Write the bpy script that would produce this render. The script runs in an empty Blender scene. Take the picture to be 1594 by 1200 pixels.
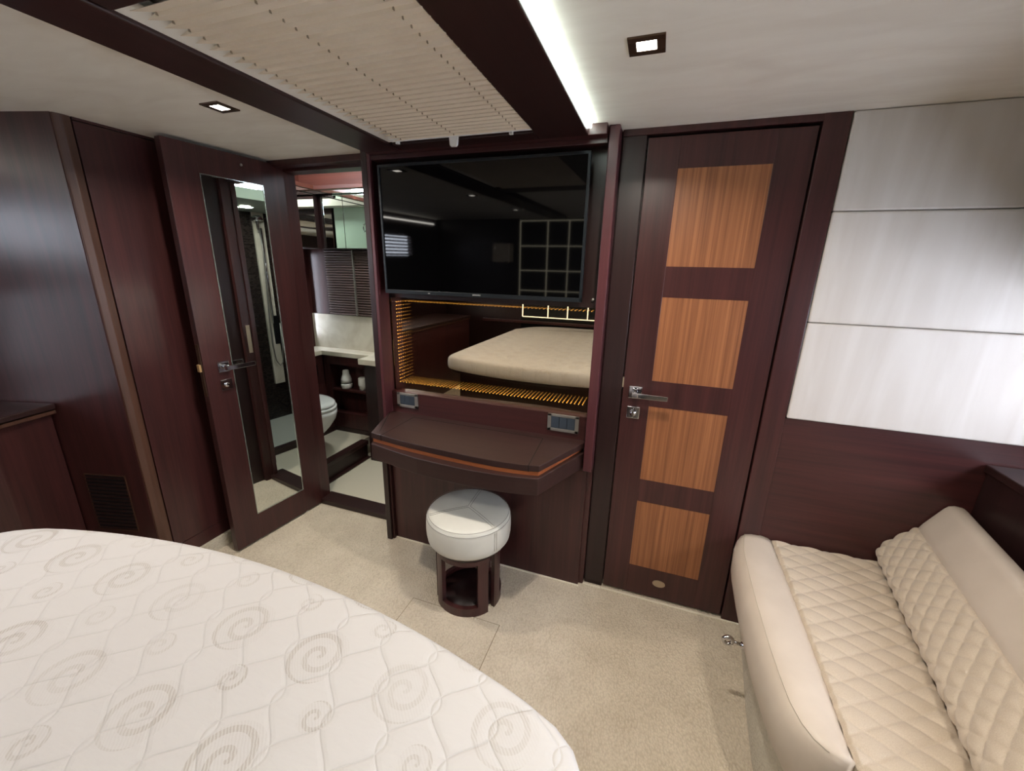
import bpy, bmesh, math, random
from mathutils import Vector, Matrix, Euler
random.seed(4)
S = bpy.context.scene
COL = S.collection
PI = math.pi

# ------------------------------------------------------------------ camera
cam_d = bpy.data.cameras.new('camera'); cam = bpy.data.objects.new('camera', cam_d); COL.objects.link(cam)
cam_d.sensor_width = 36.0; cam_d.sensor_fit = 'HORIZONTAL'; cam_d.lens = 36.0*630.31/1594.0
cam_d.clip_start = 0.02; cam_d.clip_end = 60
cam.location = (0, 0, 1.5)
cam.rotation_mode = 'XYZ'
_R = Matrix.Rotation(3.32651855e-01, 3, 'Z') @ Matrix.Rotation(1.29113892, 3, 'X') @ Matrix.Rotation(2.45807652e-02, 3, 'Z')
cam.rotation_euler = _R.to_euler('XYZ')
S.camera = cam
S.view_settings.view_transform = 'Standard'; S.view_settings.look = 'None'
S.view_settings.gamma = 1.0; S.view_settings.use_curve_mapping = False
S.view_settings.exposure = 0.0
# ------------------------------------------------------------------ world: daylight outside the hull windows
W = bpy.data.worlds.new('world'); S.world = W; W.use_nodes = True
W.node_tree.nodes['Background'].inputs[0].default_value = (0.80, 0.87, 1.0, 1)
W.node_tree.nodes['Background'].inputs[1].default_value = 22.0

def lamp(name, kind, loc, power, color, parent=None, size=.05, size_y=None, aim=(0,0,-1), spot=None, blend=.6, spread=None):
    d = bpy.data.lights.new(name, kind); o = bpy.data.objects.new(name, d); COL.objects.link(o)
    d.energy = power; d.color = color
    if kind == 'AREA':
        d.size = size
        if size_y: d.shape = 'RECTANGLE'; d.size_y = size_y
        if spread: d.spread = spread
    elif kind == 'SPOT':
        d.spot_size = spot or 2.2; d.spot_blend = blend; d.shadow_soft_size = size
    else: d.shadow_soft_size = size
    o.rotation_euler = Vector(aim).to_track_quat('-Z', 'Y').to_euler()
    if parent is not None:
        o.parent = parent; o.location = Vector(loc) - parent.location
    else: o.location = loc
    return o

# daylight portals in the hull windows (sampling aids of the sky through real openings)
def portal(name, loc, sx, sy, aim):
    o = lamp(name, 'AREA', loc, 1, (1,1,1), None, sx, sy, aim); o.data.cycles.is_portal = True; return o
portal('left_window_daylight', (-2.93, -.375, 1.65), .22, 1.65, (1,0,0))
portal('left_lower_window_daylight', (-2.93, -.025, 1.115), .37, .95, (1,0,0))
portal('bathroom_window_daylight', (-2.70, 2.57, 1.25), .66, .10, (1,0,0))
portal('window_daylight', (1.52, .72, 1.29), .42, 1.66, (-1,0,0))

# ------------------------------------------------------------------ materials
def lin(c):
    return tuple(((v/255)/12.92 if v/255 <= .04045 else ((v/255+.055)/1.055)**2.4) for v in c) + (1,)
class NT:
    def __init__(s, name):
        s.m = bpy.data.materials.new(name); s.m.use_nodes = True; s.t = s.m.node_tree
        s.b = s.t.nodes['Principled BSDF']; s.out = s.t.nodes['Material Output']
    def n(s, typ, **kw):
        q = s.t.nodes.new(typ)
        for k, v in kw.items():
            if k.startswith('i_'):
                key = k[2:]; key = int(key) if key.isdigit() else key.replace('_', ' ')
                if isinstance(v, bpy.types.NodeSocket): s.t.links.new(v, q.inputs[key])
                else: q.inputs[key].default_value = v
            else: setattr(q, k, v)
        return q
    def math(s, op, a, b=None, c=None, clamp=False):
        q = s.t.nodes.new('ShaderNodeMath'); q.operation = op; q.use_clamp = clamp
        for i, v in enumerate((a, b, c)):
            if v is None: continue
            if isinstance(v, bpy.types.NodeSocket): s.t.links.new(v, q.inputs[i])
            else: q.inputs[i].default_value = v
        return q.outputs[0]
    def link(s, a, b): s.t.links.new(a, b)
    def obj(s, scale=(1,1,1)):
        tc = s.n('ShaderNodeTexCoord'); mp = s.n('ShaderNodeMapping'); mp.inputs['Scale'].default_value = scale
        s.link(tc.outputs['Object'], mp.inputs[0]); return mp.outputs[0]
    def ramp(s, fac, stops):
        r = s.n('ShaderNodeValToRGB'); s.link(fac, r.inputs[0]); e = r.color_ramp.elements
        e[0].position, e[0].color = stops[0]; e[1].position, e[1].color = stops[-1]
        for p, c in stops[1:-1]:
            k = e.new(p); k.color = c
        return r.outputs[0]
    def mix(s, f, a, b):
        q = s.n('ShaderNodeMix', data_type='RGBA')
        for k, v in ((0, f), (6, a), (7, b)):
            if isinstance(v, bpy.types.NodeSocket): s.link(v, q.inputs[k])
            else: q.inputs[k].default_value = v
        return q.outputs[2]
    def bump(s, h, strength=.3, dist=.002):
        q = s.n('ShaderNodeBump'); q.inputs['Strength'].default_value = strength; q.inputs['Distance'].default_value = dist
        s.link(h, q.inputs['Height']); s.link(q.outputs[0], s.b.inputs['Normal']); return q
    def P(s, **kw):
        for k, v in kw.items(): s.b.inputs[k.replace('_', ' ')].default_value = v
        return s

def plain(name, rgb, rough=.5, metal=0, **kw):
    q = NT(name); q.P(Base_Color=lin(rgb), Roughness=rough, Metallic=metal, **kw); return q.m

def wood(name, dark, light, axis='Z', fine=1.0, rough=.33, bump=.06, contrast=(.35,.68)):
    q = NT(name)
    sc = {'Z': (26, 26, 1.1), 'X': (1.1, 26, 26), 'Y': (26, 1.1, 26)}[axis]
    sc = tuple(v*fine if v > 5 else v for v in sc)
    v = q.obj(sc)
    n1 = q.n('ShaderNodeTexNoise', i_Vector=v, i_Scale=1.0, i_Detail=5.0, i_Roughness=.6, i_Distortion=.4)
    v2 = q.obj(tuple(k*5 if k > 5 else k*3 for k in sc))
    n2 = q.n('ShaderNodeTexNoise', i_Vector=v2, i_Scale=1.0, i_Detail=3.0)
    f = q.math('ADD', q.math('MULTIPLY', n1.outputs[0], .7), q.math('MULTIPLY', n2.outputs[0], .3))
    c = q.ramp(f, [(contrast[0], lin(dark)), (contrast[1], lin(light))])
    q.link(c, q.b.inputs['Base Color'])
    q.P(Roughness=rough)
    q.bump(f, bump, .001)
    return q.m

WD = wood('mahogany', (50,26,25), (74,39,38), 'Z', rough=.32)
WDX = wood('mahogany_horizontal', (50,26,25), (74,38,37), 'X')
WDY = wood('mahogany_lengthwise', (46,23,24), (64,33,33), 'Y')
WDD = wood('dark_mahogany', (34,19,19), (47,27,27), 'Z')
WDDX = wood('dark_mahogany_horizontal', (34,17,16), (50,26,24), 'X', rough=.42)
WDDY = wood('dark_mahogany_beam', (38,19,18), (52,27,25), 'Y', rough=.4)
TOP = wood('desk_top_wood', (46,28,26), (60,38,35), 'X', rough=.42)
REDW = wood('reddish_edge_wood', (68,34,38), (88,46,50), 'Z')
BRN = wood('brown_edge_wood', (66,42,32), (88,58,44), 'Z', rough=.4)
TEAK = wood('teak', (108,64,38), (162,104,66), 'Z', fine=3.2, rough=.42, contrast=(.34,.66))
TEAKX = wood('teak_strip', (140,74,38), (186,108,62), 'X', rough=.45)
CHROME = plain('chrome', (205,205,210), .08, 1.0)
STEEL = plain('brushed_steel', (160,156,150), .38, .7)
BLACK = plain('black_plastic', (14,14,16), .35)
DARK = plain('dark_gap', (6,5,5), .9)
BEZEL = plain('tv_bezel', (28,33,38), .35, .2)
WHITEP = plain('white_plastic', (225,225,222), .35)
CERAMIC = plain('white_ceramic', (236,238,238), .12)
BROWNM = plain('bronze_trim', (86,66,52), .35, .7)
RIVET = plain('nickel_plate', (178,160,138), .4, .6)

def screen_mat():
    q = NT('tv_glass'); q.P(Base_Color=(.0015,.0015,.0018,1), Roughness=.035, IOR=1.45); return q.m
SCREEN = screen_mat()
def mirror_mat(name, tint, rough=.0):
    q = NT(name); q.P(Base_Color=tint, Metallic=1.0, Roughness=rough); return q.m
MIRROR = mirror_mat('silver_mirror', (.80,.84,.81,1))
def bronze_glass():
    q = NT('bronze_mirror_glass')
    g = q.n('ShaderNodeBsdfGlossy'); g.inputs['Color'].default_value = (.58,.53,.43,1); g.inputs['Roughness'].default_value = 0.0
    t = q.n('ShaderNodeBsdfTransparent'); t.inputs['Color'].default_value = (.42,.38,.33,1)
    a = q.n('ShaderNodeAddShader'); q.link(g.outputs[0], a.inputs[0]); q.link(t.outputs[0], a.inputs[1])
    q.link(a.outputs[0], q.out.inputs['Surface']); return q.m
BRONZE = bronze_glass()
def emis(name, col, st, base=(0,0,0,1)):
    q = NT(name); q.P(Base_Color=base, Emission_Color=col, Emission_Strength=st, Roughness=.5); return q.m
LED_W = emis('led_cool_white', (.86,1.0,.92,1), 17.0)
LED_H = emis('led_headboard', (1.0,.9,.66,1), 2.4)
LED_D = emis('downlight_lens', (1.0,.93,.82,1), 14.0)
def glassy():
    q = NT('clear_glass'); q.P(Base_Color=(.92,.97,.95,1), Roughness=.02, Alpha=.16); return q.m
GLASS = glassy()

def carpet(name, rgb, rgb2, scale=165):
    q = NT(name); v = q.obj((1,1,1))
    vo = q.n('ShaderNodeTexVoronoi', i_Vector=q.obj((1,.62,1)), i_Scale=float(scale))
    no = q.n('ShaderNodeTexNoise', i_Vector=v, i_Scale=7.0, i_Detail=4.0)
    nf = q.n('ShaderNodeTexNoise', i_Vector=v, i_Scale=350.0, i_Detail=2.0)
    c = q.ramp(q.math('ADD', q.math('MULTIPLY', no.outputs[0], .55), q.math('MULTIPLY', vo.outputs[0], .45)), [(.3, lin(rgb)), (.75, lin(rgb2))])
    # a few small dark specks and stains
    vs = q.n('ShaderNodeTexVoronoi', i_Vector=v, i_Scale=4.3)
    sp = q.math('LESS_THAN', vs.outputs[0], .009)
    c = q.mix(q.math('MULTIPLY', sp, .6), c, lin((96,72,52)))
    q.link(c, q.b.inputs['Base Color']); q.P(Roughness=.95)
    q.b.inputs['Sheen Weight'].default_value = .2
    q.bump(q.math('ADD', q.math('MULTIPLY', vo.outputs[0], -1.0), q.math('MULTIPLY', nf.outputs[0], .5)), .9, .004)
    return q.m
CARPET = carpet('beige_loop_carpet', (214,201,181), (186,172,151))
CARPET2 = carpet('pale_plinth_carpet', (214,205,186), (188,178,158))

def fabric(name, rgb, rgb2, sc=(3,14,1), rough=.75, bump=.12):
    q = NT(name); v = q.obj(sc)
    n1 = q.n('ShaderNodeTexNoise', i_Vector=v, i_Scale=1.2, i_Detail=5.0, i_Distortion=1.2)
    n2 = q.n('ShaderNodeTexNoise', i_Vector=q.obj((1,1,1)), i_Scale=420.0)
    c = q.ramp(n1.outputs[0], [(.3, lin(rgb)), (.7, lin(rgb2))])
    q.link(c, q.b.inputs['Base Color']); q.P(Roughness=rough)
    q.bump(q.math('ADD', n1.outputs[0], q.math('MULTIPLY', n2.outputs[0], .25)), bump, .003); return q.m
CEIL = fabric('cream_ceiling_liner', (226,219,208), (236,231,221), (3,9,3), .6, .05)
PANELF = fabric('white_moire_panel', (196,187,180), (209,202,197), (9,3,1.0), .5, .08)
PLEAT = fabric('cream_pleated_blind', (214,200,180), (224,212,194), (2,2,2), .85, .02)
MARBLE = fabric('cream_marble', (196,186,168), (222,215,200), (4,4,4), .25, .0)
BFLOOR = plain('cream_bath_floor', (205,198,180), .45)
GREENW = plain('pale_green_panel', (186,206,190), .5)
SHOWERF = plain('shower_floor', (190,192,184), .35)

def leather(name, rgb, rough=.42):
    q = NT(name); vo = q.n('ShaderNodeTexVoronoi', i_Vector=q.obj((1,1,1)), i_Scale=520.0)
    n = q.n('ShaderNodeTexNoise', i_Vector=q.obj((1,1,1)), i_Scale=9.0, i_Detail=3.0)
    c = q.ramp(n.outputs[0], [(.3, lin(rgb)), (.7, lin(tuple(min(255, v+8) for v in rgb)))])
    q.link(c, q.b.inputs['Base Color']); q.P(Roughness=rough); q.bump(vo.outputs[0], .08, .001); return q.m
LEATHER = leather('cream_leather', (201,187,172))
LEATHER_S = leather('white_stool_leather', (208,206,197))
THREAD = plain('grey_thread', (120,114,108), .8)
def velvet():
    q = NT('quilted_beige_fabric'); n = q.n('ShaderNodeTexNoise', i_Vector=q.obj((1,1,1)), i_Scale=500.0)
    c = q.ramp(n.outputs[0], [(.3, lin((190,173,153))), (.7, lin((204,189,170)))])
    q.link(c, q.b.inputs['Base Color']); q.P(Roughness=.6); q.b.inputs['Sheen Weight'].default_value = .3
    q.bump(n.outputs[0], .1, .001); return q.m
QUILT = velvet()

def mosaic():
    q = NT('dark_mosaic')
    tc = q.n('ShaderNodeTexCoord'); sep = q.n('ShaderNodeSeparateXYZ'); q.link(tc.outputs['Object'], sep.inputs[0])
    cmb = q.n('ShaderNodeCombineXYZ'); q.link(q.math('ADD', sep.outputs[0], sep.outputs[1]), cmb.inputs[0]); q.link(sep.outputs[2], cmb.inputs[1])
    b = q.n('ShaderNodeTexBrick'); q.link(cmb.outputs[0], b.inputs['Vector'])
    b.inputs['Scale'].default_value = 1.0; b.inputs['Brick Width'].default_value = .022; b.inputs['Row Height'].default_value = .011
    b.inputs['Mortar Size'].default_value = .0013; b.inputs['Color1'].default_value = lin((22,17,16)); b.inputs['Color2'].default_value = lin((52,44,40))
    b.inputs['Mortar'].default_value = lin((44,38,35)); q.link(b.outputs['Color'], q.b.inputs['Base Color']); q.P(Roughness=.25); return q.m
MOSAIC = mosaic()
def slat_mat(name, a, b, pitch, axis=2, rough=.5):
    q = NT(name); tc = q.n('ShaderNodeTexCoord'); sep = q.n('ShaderNodeSeparateXYZ'); q.link(tc.outputs['Object'], sep.inputs[0])
    f = q.math('PINGPONG', sep.outputs[axis], pitch/2)
    f = q.math('DIVIDE', f, pitch/2)
    q.link(q.ramp(f, [(0.0, lin(a)), (1.0, lin(b))]), q.b.inputs['Base Color']); q.P(Roughness=rough)
    q.bump(f, 1.0, .01); return q.m
BLINDD = plain('brown_pleated_blind', (92,74,72), .6)

def mattress_mat():
    q = NT('quilted_mattress_ticking')
    tc = q.n('ShaderNodeTexCoord'); sep = q.n('ShaderNodeSeparateXYZ'); q.link(tc.outputs['Object'], sep.inputs[0])
    nz = q.n('ShaderNodeTexNoise', i_Vector=tc.outputs['Object'], i_Scale=5.0)
    K = .9231
    gx = q.math('ADD', sep.outputs[0], -.95); y = q.math('ADD', sep.outputs[1], -.5)
    x = q.math('ADD', gx, q.math('MULTIPLY', q.math('SUBTRACT', nz.outputs[0], .5), .010))
    p = .0573*K; T = .171*K; x0 = -.586*K; y0 = .396*K; amp = .0355*K
    u = q.math('SUBTRACT', x, x0)
    th = q.math('MULTIPLY', q.math('SUBTRACT', y, y0), 2*PI/T)
    cs = q.math('MULTIPLY', q.math('COSINE', th), amp)
    fe = q.math('PINGPONG', q.math('ADD', q.math('SUBTRACT', u, .5*p), cs), p)
    fo = q.math('PINGPONG', q.math('SUBTRACT', q.math('SUBTRACT', u, 1.5*p), cs), p)
    # pingpong(v, p) is zero on even multiples of p
    d = q.math('MINIMUM', fe, fo)
    groove = q.math('SUBTRACT', 1.0, q.math('SMOOTH_MIN', q.math('DIVIDE', d, .0035), 1.0, .4), None, True)
    puff = q.math('MULTIPLY', q.math('MINIMUM', d, .012), 34.0)
    def swirl(ox, oy, px, py, R, turns):
        # local lattice coords
        lx = q.math('SUBTRACT', q.math('MODULO', q.math('ADD', q.math('SUBTRACT', gx, ox), 40*px + px/2), px), px/2)
        ly = q.math('SUBTRACT', q.math('MODULO', q.math('ADD', q.math('SUBTRACT', y, oy), 40*py + py/2), py), py/2)
        r = q.math('DIVIDE', q.math('SQRT', q.math('ADD', q.math('MULTIPLY', lx, lx), q.math('MULTIPLY', ly, ly))), R)
        a = q.math('DIVIDE', q.math('ARCTAN2', ly, lx), 2*PI)
        s = q.math('FRACT', q.math('ADD', q.math('SUBTRACT', q.math('MULTIPLY', r, turns), a), 1.0))
        arm = q.math('MULTIPLY', q.math('LESS_THAN', s, .36), q.math('LESS_THAN', r, 1.0))
        disc = q.math('LESS_THAN', r, 1.0)
        return arm, disc
    a1, d1 = swirl(-.165*K, .487*K, .2065*K, .198*K, .060*K, 1.9)
    a2, d2 = swirl(-.08*K, .39*K, .2065*K, .198*K, .029*K, 1.4)
    arm = q.math('MAXIMUM', a1, a2); disc = q.math('MAXIMUM', d1, d2)
    wv = q.n('ShaderNodeTexWave', i_Vector=q.obj((1,1,1)), i_Scale=95.0, i_Distortion=2.5); wv.bands_direction = 'DIAGONAL'
    patch = q.n('ShaderNodeTexNoise', i_Vector=tc.outputs['Object'], i_Scale=4.0)
    fade = q.ramp(patch.outputs[0], [(.36, (.25,.25,.25,1)), (.62, (1,1,1,1))])
    amt = q.math('MULTIPLY', q.math('ADD', q.math('MULTIPLY', arm, q.math('ADD', .18, q.math('MULTIPLY', wv.outputs[1], .4))), q.math('MULTIPLY', disc, q.math('MULTIPLY', wv.outputs[1], .16))), fade)
    top = q.math('GREATER_THAN', sep.outputs[2], .09)
    amt = q.math('MULTIPLY', amt, top)
    c = q.mix(amt, lin((200,197,196)), lin((166,158,149)))
    c = q.mix(q.math('MULTIPLY', groove, .05), c, lin((196,188,176)))
    q.link(c, q.b.inputs['Base Color']); q.P(Roughness=.85)
    fn = q.n('ShaderNodeTexNoise', i_Vector=q.obj((1,2.5,1)), i_Scale=26.0, i_Detail=4.0)
    h = q.math('ADD', q.math('ADD', puff, q.math('MULTIPLY', groove, -.35)), q.math('MULTIPLY', fn.outputs[0], .35))
    h = q.math('ADD', h, q.math('MULTIPLY', amt, -.12))
    q.bump(h, .6, .005); return q.m
MATT = mattress_mat()

# ------------------------------------------------------------------ mesh builder
class MB:
    def __init__(s, xf=None): s.bm = bmesh.new(); s.xf = xf
    def add(s, t, smooth=False):
        if s.xf is not None: bmesh.ops.transform(t, matrix=s.xf, verts=t.verts)
        if smooth:
            for f in t.faces: f.smooth = True
        me = bpy.data.meshes.new('t'); t.to_mesh(me); t.free(); s.bm.from_mesh(me); bpy.data.meshes.remove(me); return s
    def box(s, x0, x1, y0, y1, z0, z1, bev=0, seg=2):
        t = bmesh.new(); bmesh.ops.create_cube(t, size=1)
        for v in t.verts: v.co = Vector(((x0+x1)/2+v.co.x*(x1-x0), (y0+y1)/2+v.co.y*(y1-y0), (z0+z1)/2+v.co.z*(z1-z0)))
        if bev: bmesh.ops.bevel(t, geom=t.edges[:], offset=bev, segments=seg, affect='EDGES', profile=.5)
        return s.add(t)
    def prism(s, poly, a0, a1, axis='Z', bev=0, seg=2, smooth=False):
        def P(p, a): return {'Z': (p[0], p[1], a), 'Y': (p[0], a, p[1]), 'X': (a, p[0], p[1])}[axis]
        t = bmesh.new(); lo = [t.verts.new(P(p, a0)) for p in poly]; hi = [t.verts.new(P(p, a1)) for p in poly]
        n = len(poly); t.faces.new(lo); t.faces.new(hi[::-1])
        for i in range(n): t.faces.new((lo[i], hi[i], hi[(i+1) % n], lo[(i+1) % n]))
        bmesh.ops.recalc_face_normals(t, faces=t.faces[:])
        if bev: bmesh.ops.bevel(t, geom=t.edges[:], offset=bev, segments=seg, affect='EDGES', profile=.5)
        return s.add(t, smooth)
    def loft(s, rings, closed=True, caps=True, smooth=True):
        t = bmesh.new(); R = [[t.verts.new(p) for p in r] for r in rings]; n = len(rings[0])
        for a, b in zip(R, R[1:]):
            for i in range(n if closed else n-1): t.faces.new((a[i], a[(i+1) % n], b[(i+1) % n], b[i]))
        if caps and closed: t.faces.new(R[0][::-1]); t.faces.new(R[-1])
        bmesh.ops.recalc_face_normals(t, faces=t.faces[:])
        return s.add(t, smooth)
    def lathe(s, prof, c, seg=48, smooth=True):
        rings = [[(c[0]+r*math.cos(2*PI*i/seg), c[1]+r*math.sin(2*PI*i/seg), c[2]+z) for i in range(seg)] for r, z in prof]
        return s.loft(rings, True, True, smooth)
    def cyl(s, a, b, r, seg=20, r2=None, smooth=True):
        a = Vector(a); b = Vector(b); d = (b-a).normalized()
        u = d.orthogonal().normalized(); w = d.cross(u)
        f = lambda c, rr: [c+(u*math.cos(2*PI*i/seg)+w*math.sin(2*PI*i/seg))*rr for i in range(seg)]
        return s.loft([f(a, r), f(b, r if r2 is None else r2)], True, True, smooth)
    def tube(s, pts, r, seg=10, closed=False):
        pts = [Vector(p) for p in pts]; n = len(pts); rings = []; u = None
        for i, p in enumerate(pts):
            d = ((pts[(i+1) % n]-pts[i-1]) if closed else (pts[min(i+1, n-1)]-pts[max(i-1, 0)])).normalized()
            u = d.orthogonal().normalized() if u is None else (u-d*u.dot(d)).normalized()
            w = d.cross(u); rings.append([p+(u*math.cos(2*PI*k/seg)+w*math.sin(2*PI*k/seg))*r for k in range(seg)])
        if closed: rings.append(rings[0])
        return s.loft(rings, True, not closed, True)
    def arc(s, c, r0, r1, a0, a1, z0, z1, n=14, bev=.002):
        poly = [(c[0]+r1*math.cos(a0+(a1-a0)*i/n), c[1]+r1*math.sin(a0+(a1-a0)*i/n)) for i in range(n+1)]
        poly += [(c[0]+r0*math.cos(a1-(a1-a0)*i/n), c[1]+r0*math.sin(a1-(a1-a0)*i/n)) for i in range(n+1)]
        return s.prism(poly, z0, z1, bev=0)
    def grid(s, nu, nv, fn, smooth=True):
        t = bmesh.new(); V = [[t.verts.new(fn(i/nu, j/nv)) for i in range(nu+1)] for j in range(nv+1)]
        for j in range(nv):
            for i in range(nu): t.faces.new((V[j][i], V[j][i+1], V[j+1][i+1], V[j+1][i]))
        return s.add(t, smooth)
    def build(s, name, mat, parent=None, loc=None):
        me = bpy.data.meshes.new(name); o = bpy.data.objects.new(name, me)
        if parent is not None:
            L = Vector(parent.location)
            pp = parent.parent
            while pp is not None: L = L + Vector(pp.location); pp = pp.parent
            o.parent = parent
        elif loc is not None: L = Vector(loc); o.location = L
        else: L = Vector((0,0,0))
        bmesh.ops.translate(s.bm, verts=s.bm.verts, vec=-L)
        s.bm.to_mesh(me); s.bm.free(); me.materials.append(mat); COL.objects.link(o); return o
def tag(o, label, cat, group=None, kind=None):
    o['label'] = label; o['category'] = cat
    if group: o['group'] = group
    if kind: o['kind'] = kind
    return o
def thing(name, label, cat, loc=(0,0,0), group=None, kind=None):
    o = bpy.data.objects.new(name, None); COL.objects.link(o); o.location = loc; o.empty_display_size = .1
    return tag(o, label, cat, group, kind)
def struct(name, label, cat, o): o.name = name; return tag(o, label, cat, None, 'structure')
def plabel(o, l): o['label'] = l; return o

# ================================================================== SHELL
ZC = 2.0
YW = 1.73
struct('floor', 'beige looped carpet floor of the cabin', 'floor', MB().box(-3.0, 1.55, -2.2, 1.80, -.06, 0).build('floor', CARPET))
m = MB()
m.box(-3.0, -1.15, -2.2, 2.0, ZC, ZC+.06)
m.box(-.40, 1.55, -2.2, 1.95, ZC, ZC+.06)
m.box(-1.15, -.40, -2.2, .55, ZC, ZC+.06)
m.box(-1.15, -.40, 1.56, 2.0, ZC, ZC+.06)
m.box(-1.2, -.36, .5, 1.6, ZC+.06, ZC+.08)
struct('ceiling', 'cream lined cabin ceiling on both sides of the dark beams', 'ceiling', m.build('ceiling', CEIL))
# ceiling beams
def beam(n, label, x0, x1, y0, y1, z0, z1, mat=WDDY):
    struct('trim_%d' % n, label, 'beam', MB().box(x0, x1, y0, y1, z0, z1, .004).build('trim', mat))
beam(1, 'dark ceiling beam on the left of the pleated hatch blind', -1.245, -1.074, -1.6, 1.615, 1.962, 2.0)
beam(2, 'dark ceiling beam between the hatch blind and the white light strip', -.474, -.296, -1.6, 1.62, 1.962, 2.0)
beam(3, 'dark cross beam at the near end of the hatch blind', -1.062, -.474, .46, .640, 1.962, 2.0, WDDX)
beam(4, 'dark cross beam between hatch blind and television', -1.062, -.474, 1.545, 1.62, 1.962, 2.0, WDDX)

# front wall (television / doors wall) ------------------------------------------------
m = MB()
m.box(-.232, -.098, YW+.012, YW+.06, 0, ZC)                        # beside door 1
m.box(-.098, .44, YW+.045, YW+.07, 0, ZC)                    # behind door leaf
m.box(-1.95, -1.31, 1.80, 1.88, 1.972, 2.3)
m.box(-2.3, -1.925, 1.81, 1.88, 0, 2.3)                      # behind the open door hinge
m.box(.44, 1.55, YW+.012, YW+.08, 0, ZC)
m.box(-1.13, -.19, 1.915, 1.95, 0, 2.3)
m.box(-.19, 1.55, 1.80, 1.95, 0, 2.3)
struct('wall_front', 'dark mahogany wall holding the doors and television niche', 'wall', m.build('wall_front', WDD))
# door 1 frame
m = MB()
m.box(.436, .512, YW-.014, YW+.03, 0, ZC, .002); m.box(-.185, .512, YW-.012, YW+.03, 1.978, ZC, .002)
struct('trim_5', 'mahogany frame around the teak panelled door', 'door frame', m.build('trim', WD))
struct('trim_6', 'dark door post between television niche and teak panelled door', 'door frame', MB().box(-.186, -.100, YW-.008, YW+.03, 0, 1.978, .002).build('trim', WDD))
# wainscot right
m = MB(); m.box(.514, 1.50, YW-.004, YW+.03, 0, .978)
struct('wall_front_lower', 'dark mahogany lower wall behind the sofa end', 'wall', m.build('wall_front_lower', WDX))
bpy.data.objects['wall_front_lower'].name = 'wall_right_front'
# padded panels
for i, (z0, z1, lab) in enumerate(((.980, 1.3415, 'bottom white fabric wall panel, resting on the mahogany lower wall'), (1.3435, 1.7075, 'middle white fabric wall panel beside the teak panelled door'), (1.7095, 1.999, 'top white fabric wall panel, meeting the ceiling'))):
    o = MB().box(.515, 1.50, YW-.016, YW+.01, z0, z1, .006, 3).build('wall_panel', PANELF, None, (.515, YW, z0))
    tag(o, lab, 'wall panel', 'padded panels on the right wall')

# door 1 -----------------------------------------------------------------------------
d1 = thing('door_1', 'closed mahogany door with four teak panels and chrome handle', 'door', (-.094, YW, 0), None, 'structure')
def leaf_frame(mb, x0, x1, y0, y1, z0, z1, holes):
    # stiles and rails around the panel openings
    hx0 = min(h[0] for h in holes); hx1 = max(h[1] for h in holes)
    mb.box(x0, hx0, y0, y1, z0, z1, .0015); mb.box(hx1, x1, y0, y1, z0, z1, .0015)
    zs = sorted(holes, key=lambda h: h[2]); z = z0
    for h in zs: mb.box(hx0, hx1, y0, y1, z, h[2]); z = h[3]
    mb.box(hx0, hx1, y0, y1, z, z1)
TP = [(.018, .318, .165, .506), (.018, .318, .615, .957), (.018, .318, 1.069, 1.408), (.018, .318, 1.524, 1.863)]
m = MB(); leaf_frame(m, -.094, .430, YW-.006, YW+.035, .012, 1.968, TP); m.build('door_leaf', WD, d1)
for h in TP: MB().box(h[0], h[1], YW-.005, YW+.02, h[2], h[3]).build('teak_panel', TEAK, d1)
def lever(parent, xf, keyhole=False):
    """local: x along door towards lever, y out of the door face, z up; origin = rosette centre"""
    hd = MB(xf); hd.box(-.026, .026, -.002, .009, -.026, .026, .002)
    h = hd.build('handle', CHROME, parent)
    a = MB(xf); a.cyl((0, .006, 0), (0, .045, 0), .011); a.box(-.013, .013, .036, .056, -.012, .010, .002)
    a.box(-.006, .128, .044, .054, -.012, .008, .0015); a.build('lever', CHROME, h)
    k = MB(xf); k.box(-.026, .026, -.002, .009, -.116, -.064, .002); kp = k.build('lock_plate', CHROME, parent)
    t = MB(xf)
    if keyhole: t.cyl((0, .008, -.09), (0, .012, -.09), .011)
    else: t.cyl((0, .008, -.09), (0, .02, -.09), .013); 
    if not keyhole: t.box(-.004, .004, .018, .034, -.103, -.077, .0015)
    t.build('thumb_turn' if not keyhole else 'lock_cylinder', CHROME, kp)
    if keyhole: MB(xf).box(-.0022, .0022, .0115, .0128, -.096, -.084).build('keyhole', BLACK, kp)
lever(d1, Matrix.Translation((-.043, YW-.006, 1.013)) @ Matrix.Scale(-1, 4, (0,1,0)))
m = MB()
t = bmesh.new(); bmesh.ops.create_cone(t, cap_ends=True, segments=32, radius1=.028, radius2=.028, depth=.004)
bmesh.ops.transform(t, matrix=Matrix.Translation((.158, YW-.008, .095)) @ Matrix.Rotation(PI/2, 4, 'X') @ Matrix.Scale(.62, 4, (0,1,0)), verts=t.verts); m.add(t)
plabel(m.build('oval_plate', RIVET, d1), 'small oval nickel plate near the door foot')
MB().box(-.099, -.093, YW-.010, YW+.008, 1.03, 1.07).build('latch', RIVET, d1)

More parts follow.
